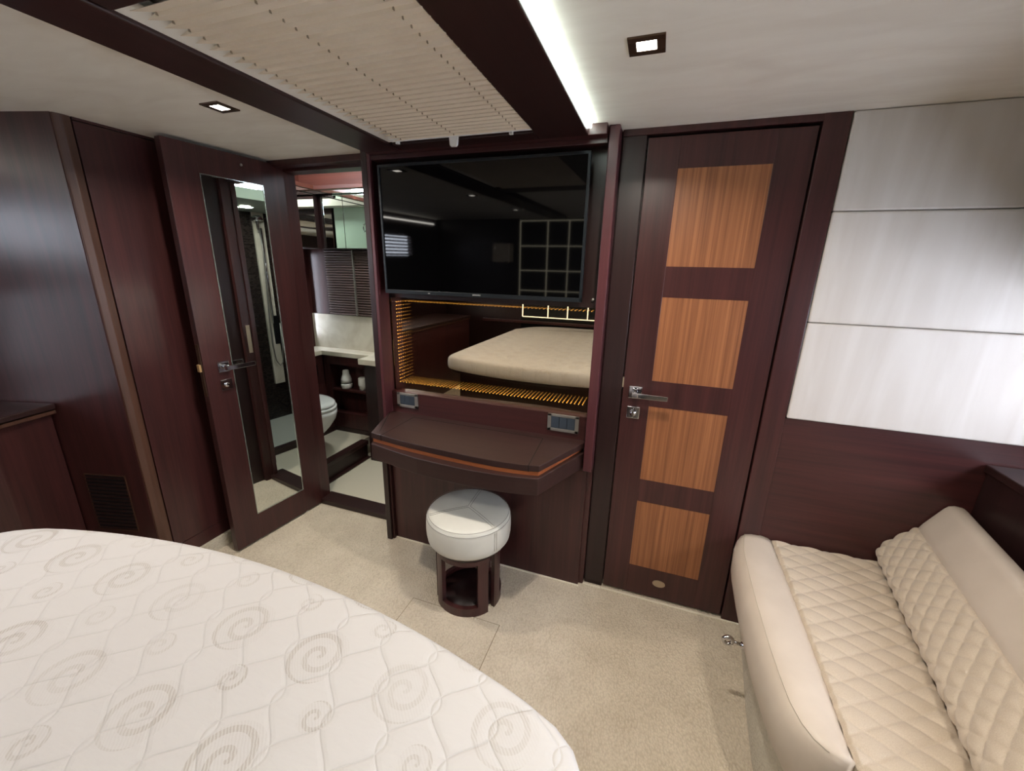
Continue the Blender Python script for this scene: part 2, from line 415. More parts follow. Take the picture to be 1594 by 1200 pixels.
# ================================================================== TELEVISION NICHE
m = MB(); m.box(-1.302, -1.272, 1.650, 1.86, 0, ZC, .002)
struct('trim_7', 'slim dark post between bathroom doorway and television', 'post', m.build('trim', WDD))
m = MB(); m.box(-1.272, -1.256, 1.650, 1.735, .66, ZC, .002)
struct('trim_8', 'reddish inner lining of the television niche post', 'post', m.build('trim', REDW))
m = MB(); m.box(-.228, -.190, 1.652, 1.728, .64, ZC, .003)
struct('trim_9', 'reddish post on the right of the television niche', 'post', m.build('trim', REDW))
m = MB(); m.box(-1.256, -.232, 1.622, 1.74, 1.964, ZC, .002); m.box(-1.256, -.232, 1.66, 1.74, 1.945, 1.964, .002)
struct('trim_10', 'dark mahogany header rail over the television', 'header', m.build('trim', WDX))
m = MB(); m.box(-1.256, -.232, 1.735, 1.75, 1.352, 1.945)
struct('wall_niche', 'dark wood panel behind the television', 'wall', m.build('wall_niche', WDD))
bpy.data.objects['wall_niche'].name = 'wall_television'
sc_ = tag(MB().cyl((-.252, 1.736, 1.385), (-.252, 1.728, 1.385), .007, 16).build('screw_cap', STEEL), 'small round screw cap below right corner of television', 'screw cap')
# TV
tv = thing('television', 'large flat black television reflecting the lit headboard', 'television', (-.745, 1.66, 1.378))
_tilt = Matrix.Translation((-.745, 1.67, 1.378)) @ Matrix.Rotation(math.radians(.9), 4, 'X') @ Matrix.Translation((.745, -1.67, -1.378))
TX0, TX1, TZ0, TZ1 = -1.214, -.286, 1.378, 1.921
MB(_tilt).box(TX0+.03, TX1-.03, 1.668, 1.73, TZ0+.04, TZ1-.02, .01).build('back_shell', BLACK, tv)
m = MB(_tilt); b = .010
m.box(TX0, TX1, 1.652, 1.672, TZ1-b, TZ1, .001); m.box(TX0, TX1, 1.652, 1.672, TZ0, TZ0+.017, .001)
m.box(TX0, TX0+b, 1.652, 1.672, TZ0, TZ1, .001); m.box(TX1-b, TX1, 1.652, 1.672, TZ0, TZ1, .001)
bz = m.build('bezel', BEZEL, tv)
MB(_tilt).box(TX0+b, TX1-b, 1.6565, 1.668, TZ0+.016, TZ1-b).build('screen', SCREEN, tv)
def text(s, size, loc, rot, mat, parent, name, ext=.0004):
    c = bpy.data.curves.new(name, 'FONT'); c.body = s; c.size = size; c.extrude = ext; c.align_x = 'CENTER'; c.align_y = 'CENTER'
    o = bpy.data.objects.new('tmp', c); COL.objects.link(o)
    dg = bpy.context.evaluated_depsgraph_get(); me = bpy.data.meshes.new_from_object(o.evaluated_get(dg)); bpy.data.objects.remove(o)
    me.transform(Matrix.Translation(loc) @ rot.to_4x4())
    L = Vector(parent.location)
    if parent.parent: L = L + Vector(parent.parent.location)
    me.transform(Matrix.Translation(-L)); me.materials.clear(); me.materials.append(mat)
    q = bpy.data.objects.new(name, me); q.parent = parent; COL.objects.link(q); return q
text('SAMSUNG', .0085, (-.745, 1.6515, 1.387), Matrix.Rotation(PI/2, 3, 'X'), WHITEP, bz, 'maker_lettering')
MB(_tilt).box(-.985, -.975, 1.6505, 1.653, 1.383, 1.388).build('sensor', STEEL, bz)

# infinity mirror with amber led dots; weaker glowing copies behind imitate their reflections
im = thing('illuminated_mirror', 'bronze mirror edged with amber led dots and their built-in reflections under the television', 'mirror', (-.745, 1.745, .872))
MB().box(-1.256, -.232, 1.742, 1.746, .872, 1.352).build('mirror_glass', BRONZE, im)
bx = MB(); bx.prism([(-1.254,1.748),(-1.250,1.748),(-1.250,1.872),(-1.16,1.905),(-1.16,1.909),(-1.254,1.875)], .872, 1.352); bx.box(-.236, -.232, 1.748, 1.91, .872, 1.352)
bx.prism([(-1.25,1.748),(-.236,1.748),(-.236,1.905),(-1.16,1.905),(-1.25,1.872)], .872, .876); bx.prism([(-1.25,1.748),(-.236,1.748),(-.236,1.905),(-1.16,1.905),(-1.25,1.872)], 1.348, 1.352); bx.box(-1.162, -.236, 1.905, 1.91, .872, 1.352)
BOXM = NT('matt_black_box').P(Base_Color=(0,0,0,1), Roughness=1.0, Specular_IOR_Level=0.0).m
bx.build('mirror_box', BOXM, im)
NL = 7
for k in range(NL):
    yy = 1.751 + k*.019
    q = emis('amber_led_and_reflection_%d' % k, (1.0, .57, .12, 1), 8.5*(.68**k))
    mb = MB(); t = bmesh.new(); h = .0031
    def dot(x, z):
        vs = [t.verts.new((x+dx*h, yy+dy*h, z+dz*h)) for dx, dy, dz in ((1,0,0),(0,0,1),(-1,0,0),(0,0,-1),(0,1,0),(0,-1,0))]
        for i in range(4):
            t.faces.new((vs[i], vs[(i+1)%4], vs[5])); t.faces.new((vs[(i+1)%4], vs[i], vs[4]))
    nz = 24; nx = 54
    for i in range(nz): dot(-1.228, .917+i*(1.330-.917)/(nz-1))
    for i in range(1, nx): dot(-1.228+i*(.963/(nx-1)), .917); 
    if k > 2:
        for i in range(1, nx): dot(-1.228+i*(.963/(nx-1)), 1.330)
    mb.add(t); o = mb.build('led_dots_and_reflections', q.copy() if False else q, im); o['kind'] = 'stuff'

# panel strip below mirror + sockets
struct('trim_11', 'mahogany strip between desk top and bronze mirror', 'panel', MB().box(-1.256, -.232, 1.712, 1.75, .755, .874, .002).build('trim', WDX))
def socket(x0, x1, z0, z1, lab):
    s_ = thing('power_socket', lab, 'socket', ((x0+x1)/2, 1.712, z0), 'steel sockets above the desk')
    m = MB(); y0, y1 = 1.704, 1.713; f = .017
    m.box(x0, x1, y0, y1, z1-.012, z1, .0015); m.box(x0, x1, y0, y1, z0, z0+.014, .0015)
    m.box(x0, x0+f, y0, y1, z0, z1, .0015); m.box(x1-f, x1, y0, y1, z0, z1, .0015); m.build('frame', STEEL, s_)
    w = (x1-x0-2*f)/3
    MB().box(x0+f, x1-f, 1.707, 1.713, z0+.013, z1-.011).build('insert', plain('socket_grey', (44,50,58), .35), s_)
    for i in range(3): MB().box(x0+f+i*w+.001, x0+f+(i+1)*w-.001, 1.7045, 1.708, z0+.016, z1-.014, .0015).build('module', plain('socket_module', (56,64,74), .3), s_)
socket(-1.222, -1.100, .795, .872, 'steel framed dark socket at the left end above the desk')
socket(-.412, -.268, .790, .872, 'steel framed dark socket at the right end above the desk')

# ================================================================== DESK
dk = thing('vanity_desk', 'mahogany vanity desk with bowed flip top and teak edge', 'desk', (-.75, 1.6, 0))
m = MB(); m.box(-1.262, -.212, 1.684, 1.74, 0, .66, .003); m.box(-.213, -.190, 1.700, 1.74, 0, .66, .002); m.box(-1.298, -1.262, 1.665, 1.70, 0, .62, .002)
m.build('cabinet_body', WD, dk)
FX = [(-1.174,1.424),(-1.006,1.398),(-.903,1.388),(-.806,1.381),(-.712,1.376),(-.624,1.372),(-.539,1.372),(-.458,1.378),(-.413,1.384),(-.361,1.396)]
def off(poly, d):   # push the front edge towards the room
    return [(x, y-d) for x, y in poly]
def slab(z0, z1, front, xl, xr, mat, name, bev=.002):
    return MB().prism(list(front)+[(xr, 1.705), (xr, 1.715), (xl, 1.715), (xl, 1.705)], z0, z1, bev=bev).build(name, mat, dk)
slab(.735, .762, FX, -1.268, -.226, TOP, 'desk_top')
teakf = [(x*.992-.006, y+.007) for x, y in FX]
slab(.713, .737, teakf, -1.25, -.245, TEAKX, 'teak_edge')
low = [(-1.165,1.409),(-.992,1.372),(-.89,1.354),(-.787,1.347),(-.70,1.344),(-.611,1.344),(-.53,1.350),(-.452,1.358),(-.359,1.378)]
slab(.640, .715, low, -1.285, -.222, TOP, 'drawer_front', .003)
# lid with thin dark joints
lid = [(-1.107,1.4225),(-1.006,1.4065),(-.903,1.3965),(-.806,1.3895),(-.712,1.3845),(-.624,1.3805),(-.539,1.3805),(-.458,1.3865),(-.419,1.3915)]
def fy(x):
    for (a, b) in zip(FX, FX[1:]):
        if a[0] <= x <= b[0]: return a[1]+(b[1]-a[1])*(x-a[0])/(b[0]-a[0])
    return FX[-1][1]
def groove(mb, a, b, w=.0032, z=.7625):
    a = Vector(a); b = Vector(b); d = (b-a).normalized(); n = Vector((-d.y, d.x))*w/2
    mb.prism([(a+n)[:], (b+n)[:], (b-n)[:], (a-n)[:]], z-.003, z)
m = MB()
groove(m, (-1.103,1.669), (-.419,1.662)); groove(m, (-.419,1.662), (-.402,fy(-.402)-.001)); groove(m, (-1.103,1.669), (-1.118,fy(-1.118)-.001)) if False else None
groove(m, (-1.103,1.669), (-1.112,1.43)); groove(m, (-1.268,1.705), (-1.145,1.45)); groove(m, (-1.112, 1.43), (-1.112, fy(-1.112)-.001))
m.box(-1.1136, -1.1104, fy(-1.112)-.0015, fy(-1.112)+.004, .735, .7625); m.box(-.4036, -.4004, fy(-.402)-.0015, fy(-.402)+.004, .735, .7625)
m.build('lid_joint', DARK, dk)

# ================================================================== STOOL
SC = (-.694, 1.455)
st = thing('round_stool', 'round white leather stool on a dark wooden drum base', 'stool', (SC[0], SC[1], 0))
R_ = .190; s0, s1 = .318, .458
prof = [(0,s0),(.165,s0),(.178,s0+.004),(.186,s0+.016),(.190,s0+.04),(.1915,s0+.07),(.190,s1-.030),(.186,s1-.016),(.178,s1-.006),(.165,s1),(.12,s1+.006),(.06,s1+.009),(0.0001,s1+.010)]
se = MB().lathe([(max(r, .0005), z) for r, z in prof], (SC[0], SC[1], 0), 72).build('seat', LEATHER_S, st)
def ztop(r):
    if r <= .12: return s1+.010-.004*(r/.12)**2
    if r <= .165: return s1+.006*(1-(r-.12)/.045)
    return s1
def seam_line(mb, ang, side):
    pts = []
    dx, dy = -math.sin(ang)*side, math.cos(ang)*side
    for i in range(24):
        r = .004+.172*i/23
        pts.append((SC[0]+r*math.cos(ang)+dx, SC[1]+r*math.sin(ang)+dy, ztop(r)+.0006))
    mb.tube(pts, .0007, 5)
m = MB()
A3 = [math.radians(a) for a in (218, 331, 95)]
for a in A3:
    seam_line(m, a, .0055); seam_line(m, a, -.0055)
for rr, zz in ((.181, s1-.0035+.0005), (.1885, s1-.018)):
    m.tube([(SC[0]+rr*math.cos(2*PI*i/72), SC[1]+rr*math.sin(2*PI*i/72), zz) for i in range(72)], .0008, 5, True)
for sd in (-.0055, .0055):
    a = A3[1]+sd/.19; m.tube([(SC[0]+(.1915)*math.cos(a), SC[1]+.1915*math.sin(a), z) for z in (s0+.03, s0+.06, s0+.09, s1-.022)], .0007, 5)
m.build('stitching', THREAD, se)
MB().lathe([(.0005,.288),(.150,.288),(.156,.30),(.156,.318),(.0005,.318)], (SC[0], SC[1], 0), 48).build('seat_board', WDD, st)
c2 = SC
for k, mid in enumerate((-84, 36, 156)):
    m = MB(); a0, a1 = math.radians(mid-53), math.radians(mid+53); pw = math.radians(19)
    m.arc(c2, .132, .152, a0, a1, .0, .045); m.arc(c2, .132, .152, a0, a1, .268, .290)
    m.arc(c2, .132, .152, a0, a0+pw, .045, .268, 5); m.arc(c2, .132, .152, a1-pw, a1, .045, .268, 5)
    m.build('base_panel', WD, st)
MB().lathe([(.0005,.012),(.131,.012),(.131,.026),(.0005,.026)], (SC[0], SC[1], 0), 40).build('base_disc', WDD, st)

# ================================================================== CEILING ITEMS
bl = thing('pleated_blind', 'cream pleated blind closed under the ceiling hatch', 'blind', (-.77, 1.08, 1.978))
X0, X1, Y0, Y1 = -.990, -.470, .648, 1.500; NP = 28
m = MB(); t = bmesh.new(); pit = (Y1-Y0)/NP; rows = []
for i in range(NP+1):
    y = Y0+i*pit
    rows.append((y, 1.9625, 0))
    if i < NP: rows.append((y+pit*.90, 1.9690, 1))
V = [[t.verts.new((x+(.0 if j else (-.034 if r[2] == 0 else 0)), r[0], r[1])) for j, x in enumerate((X0, X1))] for r in rows]
for a, b_ in zip(V, V[1:]): t.faces.new((a[0], a[1], b_[1], b_[0]))
bmesh.ops.recalc_face_normals(t, faces=t.faces[:]); bmesh.ops.solidify(t, geom=t.faces[:], thickness=.0008)
m.add(t); m.build('pleated_fabric', PLEAT, bl)
m = MB(); m.box(-1.076, X0-.010, .642, 1.54, 1.9720, 1.986); m.box(-1.062, -.476, .642, 1.545, 1.996, 2.0)
m.build('hatch_surround', plain('hatch_white', (240,238,232), .6), bl)
m = MB(); m.box(-1.05, X1+.01, 1.500, 1.512, 1.968, 1.992, .002); m.box(-1.05, X1+.01, 1.516, 1.528, 1.966, 1.992, .002); rail = m.build('end_rail', WHITEP, bl)
MB().prism([(-.800,1.972),(-.762,1.972),(-.765,1.940),(-.770,1.934),(-.791,1.934),(-.797,1.940)], 1.524, 1.534, 'Y', .002).build('pull_tab', WHITEP, rail)
for a in (-1.03, -.56): MB().box(a, a+.013, 1.52, 1.533, 1.958, 1.968, .001).build('clip', WHITEP, rail)
EYE = plain('eyelet_tan', (132,118,98), .8); e0 = None  # flat tan colour of the cord eyelets
for xc in (-.529, -.765, -.99):
    for i in range(NP):
        y = Y0+(i+1)*pit
        if e0 is None:
            e0 = MB().box(xc-.0011, xc+.0011, y-.006, y-.001, 1.963, 1.9685).build('cord_eyelet', EYE, bl); ex, ey = xc, y
        else:
            c = e0.copy(); c.location = e0.location+Vector((xc-ex, y-ey, 0)); COL.objects.link(c)

led = MB().box(-.2955, -.286, -1.4, 1.618, 1.984, 1.999, .001).build('light_strip', LED_W)
tag(led, 'bright cool white light strip along the right ceiling beam', 'light strip')
def downlight(x, y, lab, rot=0, p=9.0, col=(1.0,.91,.79)):
    dl = thing('downlight', lab, 'downlight', (x, y, ZC), 'square recessed ceiling downlights')
    m = MB(); h = .041; i_ = .022
    m.box(x-h, x+h, y-h, y-i_, ZC-.004, ZC+.001, .001); m.box(x-h, x+h, y+i_, y+h, ZC-.004, ZC+.001, .001)
    m.box(x-h, x-i_, y-i_, y+i_, ZC-.004, ZC+.001, .001); m.box(x+i_, x+h, y-i_, y+i_, ZC-.004, ZC+.001, .001)
    m.build('frame', BROWNM, dl)
    MB().box(x-i_, x+i_, y-i_, y+i_, ZC-.0025, ZC+.001).build('lens', LED_D, dl)
    lamp('downlight_bulb', 'AREA', (x, y, ZC-.006), p, col, dl, .05, None, (0,0,-1), spread=math.radians(150))
downlight(-.088, 1.138, 'square downlight right of the white light strip')
downlight(-1.455, 1.143, 'square downlight left of the left ceiling beam')
for x, y, l in ((-1.455, .15, 'square downlight in the left ceiling over the bed side cabinet'), (.62, .25, 'square downlight in the right ceiling over the sofa'), (-1.455, -.9, 'square downlight near the left end of the headboard'), (.10, -.8, 'square downlight near the right end of the headboard')):
    downlight(x, y, l, 0, 8.0 if x > .5 else 3.4)

# ================================================================== BED
bed = thing('mattress', 'large quilted white mattress with swirl pattern and curved foot', 'mattress', (-.95, -.5, .66))
FS = .919
foot = [(x*FS, y*FS) for x, y in [(-1.80,.40),(-1.785,.482),(-1.715,.536),(-1.626,.571),(-1.444,.617),(-1.219,.654),(-.983,.672),(-.753,.668),(-.543,.650),(-.385,.626),(-.245,.596),(-.150,.572),(-.085,.548),(-.045,.52),(-.020,.48),(-.005,.42)]]
side = [(.02,0),(.03,-.5),(.03,-1.68),(-.02,-1.76),(-1.3,-1.76),(-1.64,-1.40),(-1.66,-1.3),(-1.66,-.6),(-1.66,0)]
def smoothpoly(poly, n):
    P = [Vector(p) for p in poly]; out = []
    L = len(P)
    for i in range(L):
        p0, p1, p2, p3 = P[i-1], P[i], P[(i+1) % L], P[(i+2) % L]
        k = max(1, int(((p2-p1).length)/n))
        for j in range(k):
            t = j/k
            out.append(.5*((2*p1)+(-p0+p2)*t+(2*p0-5*p1+4*p2-p3)*t*t+(-p0+3*p1-3*p2+p3)*t*t*t))
    return out
outl = smoothpoly(foot+side, .04)
def inset(poly, d):
    n = len(poly); out = []
    for i in range(n):
        e = (poly[(i+1) % n]-poly[i-1]).normalized(); out.append(poly[i]+Vector((-e.y, e.x))*(-d))
    return out
area = sum(a.x*b.y-b.x*a.y for a, b in zip(outl, outl[1:]+outl[:1]))
sg = -1 if area > 0 else 1
rings = []
ZT = .782; ZB = .662
for d, z in ((.03,ZB),(.008,ZB+.006),(0,ZB+.025),(-.002,ZB+.05),(0,ZT-.045),(.005,ZT-.022),(.016,ZT-.009),(.034,ZT-.003),(.06,ZT)):
    rings.append([(p.x, p.y, z) for p in inset(outl, d*sg)])
MB().loft(rings).build('mattress_body', MATT, bed)
bp = [(p.x, p.y) for p in inset(outl, .10*sg)]
b_ = MB().prism(bp, 0.0, .640).build('bed_plinth', WDD, None, (-.95,-.5,0)); tag(b_, 'dark wooden bed plinth under the mattress', 'bed plinth')
b_ = MB().prism([(p.x, p.y) for p in inset(outl, .03*sg)], .640, .662, bev=.003).build('bed_board', WDD, None, (-.95,-.5,.64)); tag(b_, 'dark board between mattress and bed base', 'bed board')

# ================================================================== SOFA
sb = thing('sofa_base', 'beige carpeted plinth under the cream sofa cushions', 'sofa base', (.8, 1.2, 0))
MB().prism([(.512,1.722),(.465,1.30),(.452,1.12),(.462,.98),(.50,.93),(.62,.86),(1.08,.55),(1.108,.55),(1.108,1.722)], 0, .262, bev=.004).build('plinth', CARPET2, sb)
seat = thing('seat_cushion', 'cream leather sofa seat cushion with quilted top', 'cushion', (.7, 1.2, .262))
ST = [(1.722,(.436,1.722),(.562,1.722)),(1.69,(.424,1.69),(.562,1.69)),(1.6,(.405,1.6),(.562,1.6)),(1.45,(.397,1.45),(.562,1.45)),(1.30,(.394,1.30),(.560,1.30)),(1.15,(.396,1.15),(.556,1.15)),
      (1.05,(.402,1.05),(.551,1.05)),(.98,(.410,.975),(.547,.98)),(.93,(.426,.925),(.544,.93)),(.90,(.448,.893),(.542,.90)),(.88,(.478,.870),(.5415,.885)),(.865,(.515,.853),(.542,.872))]
rings = []
for k, (_, O, I) in enumerate(ST):
    O = Vector(O); I = Vector(I)
    def L(f): p = I.lerp(O, f); return p
    zz = [(-.02,.268),(0,.440),(.14,.452),(.40,.459),(.62,.458),(.78,.452),(.90,.438),(.97,.415),(1.0,.385),(.99,.345),(.93,.300),(.80,.268)]
    rings.append([(L(f).x, L(f).y, z) for f, z in zz])
MB().loft(rings).build('front_bolster', LEATHER, seat)
m = MB()
for f, z in ((.80,.4515),):
    pts = []
    for (_, O, I) in ST[:-1]:
        p = Vector(I).lerp(Vector(O), f); pts.append((p.x, p.y, z+.0005))
    m.tube(pts, .0012, 5)
m.build('seam', plain('seam_thread', (196,184,166), .8), seat)
def qh(a, b, c):   # quilt height from two in-surface coordinates
    s = abs(math.sin(PI*(a+b)/c)); t = abs(math.sin(PI*(a-b)/c)); return (s*t)**.42
def seatf(u, v):
    TL, TR = Vector((.560,1.722)), Vector((.925,1.722)); BL, BR = Vector((.540,.868)), Vector((.752,.70))
    p = TL.lerp(TR, u).lerp(BL.lerp(BR, u), v)
    e = min(1, min(u, 1-u)*30, min(v, 1-v)*60)
    h = .438+.0105*qh(p.x*.62, p.y, .066)*(.75+.25*e)+.010*e
    # straight channels across every few diamonds
    return (p.x, p.y, h)
m = MB(); m.grid(110, 300, seatf)
m.prism([(.560,1.722),(.925,1.722),(.752,.70),(.540,.868)], .266, .438)
m.build('quilted_top', QUILT, seat)
bc = thing('back_cushion', 'cream sofa backrest with quilted front and leather top roll', 'cushion', (1.0, 1.3, .44))
AX = Vector((-.170, -1, 0)).normalized(); Lb = 1.15
def secpt(path, s):
    for (a, b) in zip(path, path[1:]):
        l = (Vector(b)-Vector(a)).length
        if s <= l: return Vector(a).lerp(Vector(b), s/l)
        s -= l
    return Vector(path[-1])
Q = [(.920,.464),(.904,.480),(.903,.505),(.918,.535),(.945,.568),(.972,.598),(.992,.619),(1.004,.624)]
QL = sum((Vector(b)-Vector(a)).length for a, b in zip(Q, Q[1:]))
def backf(u, v):
    s = u*QL; p = secpt(Q, s); p2 = secpt(Q, min(QL, s+.012)); p1 = secpt(Q, max(0, s-.012)); d = (p2-p1).normalized(); n = Vector((-d.y, d.x))
    if n.x > 0: n = -n
    l = v*Lb; e = min(1, min(u, 1-u)*9, min(v, 1-v)*40)
    h = .0085*qh(s, l*.90, .056)*min(1, .15+u*5, .3+(1-u)*7)+.006*e-.007
    q = Vector((p.x, 1.722, p.y))+AX*l
    return (q.x+n.x*h, q.y, q.z+n.y*h)
m = MB(); m.grid(72, 340, backf)
def ext(poly, y0, l, mb, shrink=.0):
    rings = []
    for f, k in ((0,.90),(.006,.97),(.02,1.0),(l-.02,1.0),(l,.94)):
        c = Vector((sum(p[0] for p in poly)/len(poly), sum(p[1] for p in poly)/len(poly)))
        rings.append([tuple(Vector((c.x+(p[0]-c.x)*k, y0, c.y+(p[1]-c.y)*k))+AX*f) for p in poly])
    mb.loft(rings)
ext([(.925,.452),(.914,.476),(.916,.505),(.930,.532),(.955,.562),(.982,.592),(1.004,.612),(1.08,.612),(1.08,.452)], 1.722, Lb, m)
m.build('quilted_front', QUILT, bc)
m = MB(); ext([(1.004,.600),(1.000,.622),(1.008,.640),(1.030,.678),(1.052,.716),(1.062,.728),(1.078,.733),(1.100,.731),(1.112,.722),(1.120,.705),(1.128,.60),(1.128,.46),(1.06,.46)], 1.724, Lb, m)
m.build('top_roll', LEATHER, bc)
# chrome catch on the sofa front
hk = thing('chrome_catch', 'small chrome catch sticking out of the sofa front', 'catch', (.47, 1.33, .25))
MB().cyl((.50,1.33,.248), (.415,1.33,.252), .010, 16).build('sleeve', CHROME, hk)
MB().cyl((.415,1.33,.252), (.388,1.332,.253), .006, 12).build('rod', CHROME, hk)
m = MB(); m.tube([(  .374+.014*math.cos(a), 1.332, .253+.014*math.sin(a)) for a in [2*PI*i/20 for i in range(20)]], .0075, 8, True); m.build('eye', CHROME, hk)

# right hull ledge + hull wall with window
lg = thing('hull_ledge', 'dark wooden shelf along the right hull side above the backrest', 'shelf', (1.3, .5, .9))
MB().prism([(1.118,1.722),(1.118,-1.9),(1.50,-1.9),(1.50,1.722)], .872, .900, bev=.004).build('shelf_top', WDDX, lg)
MB().box(1.130, 1.150, -1.9, 1.722, 0, .872).build('shelf_front', WDD, lg)
m = MB(); m.box(1.50, 1.55, -2.2, 1.80, 0, 1.08); m.box(1.50, 1.55, -2.2, 1.80, 1.50, 2.0); m.box(1.50, 1.55, 1.55, 1.80, 1.08, 1.50); m.box(1.50, 1.55, -2.2, -.10, 1.08, 1.50)
struct('wall_right', 'dark wood hull side wall around the right window', 'wall', m.build('wall_right', WDD))
lk = MB().box(1.225, 1.498, -1.8, 1.712, 1.44, 1.998, .006).build('window_light_blocker', WDD, None, (1.225,0,1.44)); tag(lk, 'unseen dark box added above the right window to shade the upper wall panels', 'light blocker')  # unseen box added to keep window light off the upper panels
w1 = thing('window_1', 'hull window with slatted blind on the right side', 'window', (1.52,.56,1.08), None, 'structure')
MB().box(1.535, 1.54, -.1, 1.55, 1.08, 1.50).build('pane', GLASS, w1)
MB().box(1.480, 1.497, -.08, 1.53, 1.39, 1.438, .003).build('raised_blind', PLEAT, w1)
# ================================================================== LEFT SIDE
wb = thing('wardrobe', 'tall dark mahogany wardrobe behind the open mirrored door', 'wardrobe', (-2.3, 1.3, 0))
m = MB(); m.box(-2.60, -2.118, 1.055, 1.80, .15, ZC); m.build('body', WDD, wb)
m = MB(); m.box(-2.118, -2.100, 1.060, 1.80, .148, 1.988, .0015); dr = m.build('door', WD, wb)
m = MB(); m.box(-2.118, -2.101, 1.060, 1.80, 1.991, ZC); m.build('fascia', WD, wb)
m = MB(); m.box(-2.30, -2.100, 1.058, 1.80, .07, .145, .002); m.build('plinth_board', WD, wb)
struct('baseboard_left', 'pale carpeted plinth under the wardrobe', 'plinth', MB().box(-2.6, -2.085, 1.05, 1.79, 0, .07).build('baseboard', CARPET2))
# corner strip and angled panel
struct('trim_12', 'rounded corner strip with its highlight as lighter brown, between wardrobe and angled panel', 'trim', MB().prism([(-2.101,1.056),(-2.099,1.03),(-2.106,1.008),(-2.125,1.003),(-2.125,1.056)], 0, ZC, bev=.002).build('trim', BRN))  # lighter brown stands for the highlight on the rounded corner
P0 = Vector((-2.112,1.004)); DV = Vector((-.19,-.05)).normalized()
def along(d, o=0): n = Vector((-DV.y, DV.x)); p = P0+DV*d-n*o; return (p.x, p.y)
m = MB(); m.prism([along(0), along(.9), along(.9,.03), along(0,.03)], 0, ZC)
an = m.build('wall_left_front', WD); struct('wall_left_front', 'angled dark mahogany panel beside the wardrobe', 'wall', an)
NV = Vector((-DV.y, DV.x)); 
if NV.y > 0: NV = -NV
vg = thing('vent_grille', 'dark louvred vent grille in the angled panel above the bed', 'vent', (-2.28,.95,.26))
def boxd(mb, a, b, z0, z1, o0, o1):
    p = [P0+DV*a+NV*o0, P0+DV*b+NV*o0, P0+DV*b+NV*o1, P0+DV*a+NV*o1]; mb.prism([(q.x, q.y) for q in p], z0, z1)
m = MB(); boxd(m, .08, .285, .262, .556, -.0, .0015); m.build('recess', DARK, vg)
m = MB(); boxd(m, .08, .085, .262, .556, 0, .004); boxd(m, .280, .285, .262, .556, 0, .004); boxd(m, .08, .285, .551, .556, 0, .004); boxd(m, .08, .285, .262, .267, 0, .004); m.build('frame', BRN, vg)
for i in range(15):
    m = MB(); z = .272+i*.0188; boxd(m, .085, .28, z, z+.009, .0015, .0055); m.build('louvre', WDD, vg)
# left hull cabinet
hc = thing('side_cabinet', 'low dark wooden side cabinet at the left edge beside the bed', 'cabinet', (-2.55,0,0))
ctop = [(-2.418,.918),(-2.372,.72),(-2.33,.3),(-2.33,-1.5),(-2.895,-1.5),(-2.895,.79)]
MB().prism(ctop, .868, .892, bev=.004).build('cabinet_top', WDDX, hc)
MB().prism([(x-.008 if x > -2.8 else x, y) for x, y in ctop], .846, .862, bev=.002).build('edge_strip', BRN, hc)
MB().prism([(x-.03 if x > -2.8 else x, y-.01) for x, y in ctop], 0, .85, bev=.002).build('cabinet_body', WD, hc)
m = MB(); m.box(-2.95, -2.90, -2.2, 1.0, 0, .93); m.box(-2.95, -2.90, -2.2, 1.0, 1.76, 2.0); m.box(-2.95,-2.90,-2.2,-1.20,.93,1.76); m.box(-2.95,-2.90,.45,1.0,.93,1.76)
m.box(-2.95,-2.90,-1.20,-.50,.93,1.54); m.box(-2.95,-2.90,-.50,.45,1.30,1.54)
struct('wall_left', 'dark hull side wall on the left above the side cabinet', 'wall', m.build('wall_left', WDD))
w2 = thing('window_2', 'upper hull window with brown slatted blind on the left side', 'window', (-2.94,-.4,1.54), None, 'structure')
MB().box(-2.945, -2.94, -1.20, .45, 1.54, 1.76).build('pane', GLASS, w2)
m = MB()
for i in range(6):
    z = 1.545+i*.036; m.prism([(-2.899,z+.020),(-2.874,z),(-2.874,z+.002),(-2.899,z+.022)], -1.20, .45, 'Y')
m.build('blind_slat', BLINDD, w2)
w4 = thing('window_4', 'lower hull window with brown slatted blind above the side cabinet', 'window', (-2.94,0,.93), None, 'structure')
MB().box(-2.945, -2.94, -.50, .45, .93, 1.30).build('pane', GLASS, w4)
m = MB()
for i in range(10):
    z = .935+i*.036; m.prism([(-2.899,z+.028),(-2.882,z),(-2.882,z+.002),(-2.899,z+.030)], -.50, .45, 'Y')
m.build('blind_slat', BLINDD, w4)

cv = MB().box(-2.896, -2.884, -1.75, .55, 1.93, 1.945, .001).build('light_strip', emis('left_cove_led', (1.0,.95,.86,1), 14.0)); tag(cv, 'thin warm white light strip high on the left hull side', 'light strip')
wl = thing('wall_lamp', 'wall lamp with a square cream shade left of the headboard', 'lamp', (-1.90, -1.72, 1.45))
MB().box(-2.01, -1.79, -1.80, -1.64, 1.48, 1.70, .004).build('lamp_shade', PLEAT, wl); MB().cyl((-1.9,-1.868,1.50),(-1.9,-1.78,1.53),.009,12).build('arm', CHROME, wl); MB().cyl((-1.9,-1.872,1.5),(-1.9,-1.862,1.5),.04,24).build('wall_plate', CHROME, wl)
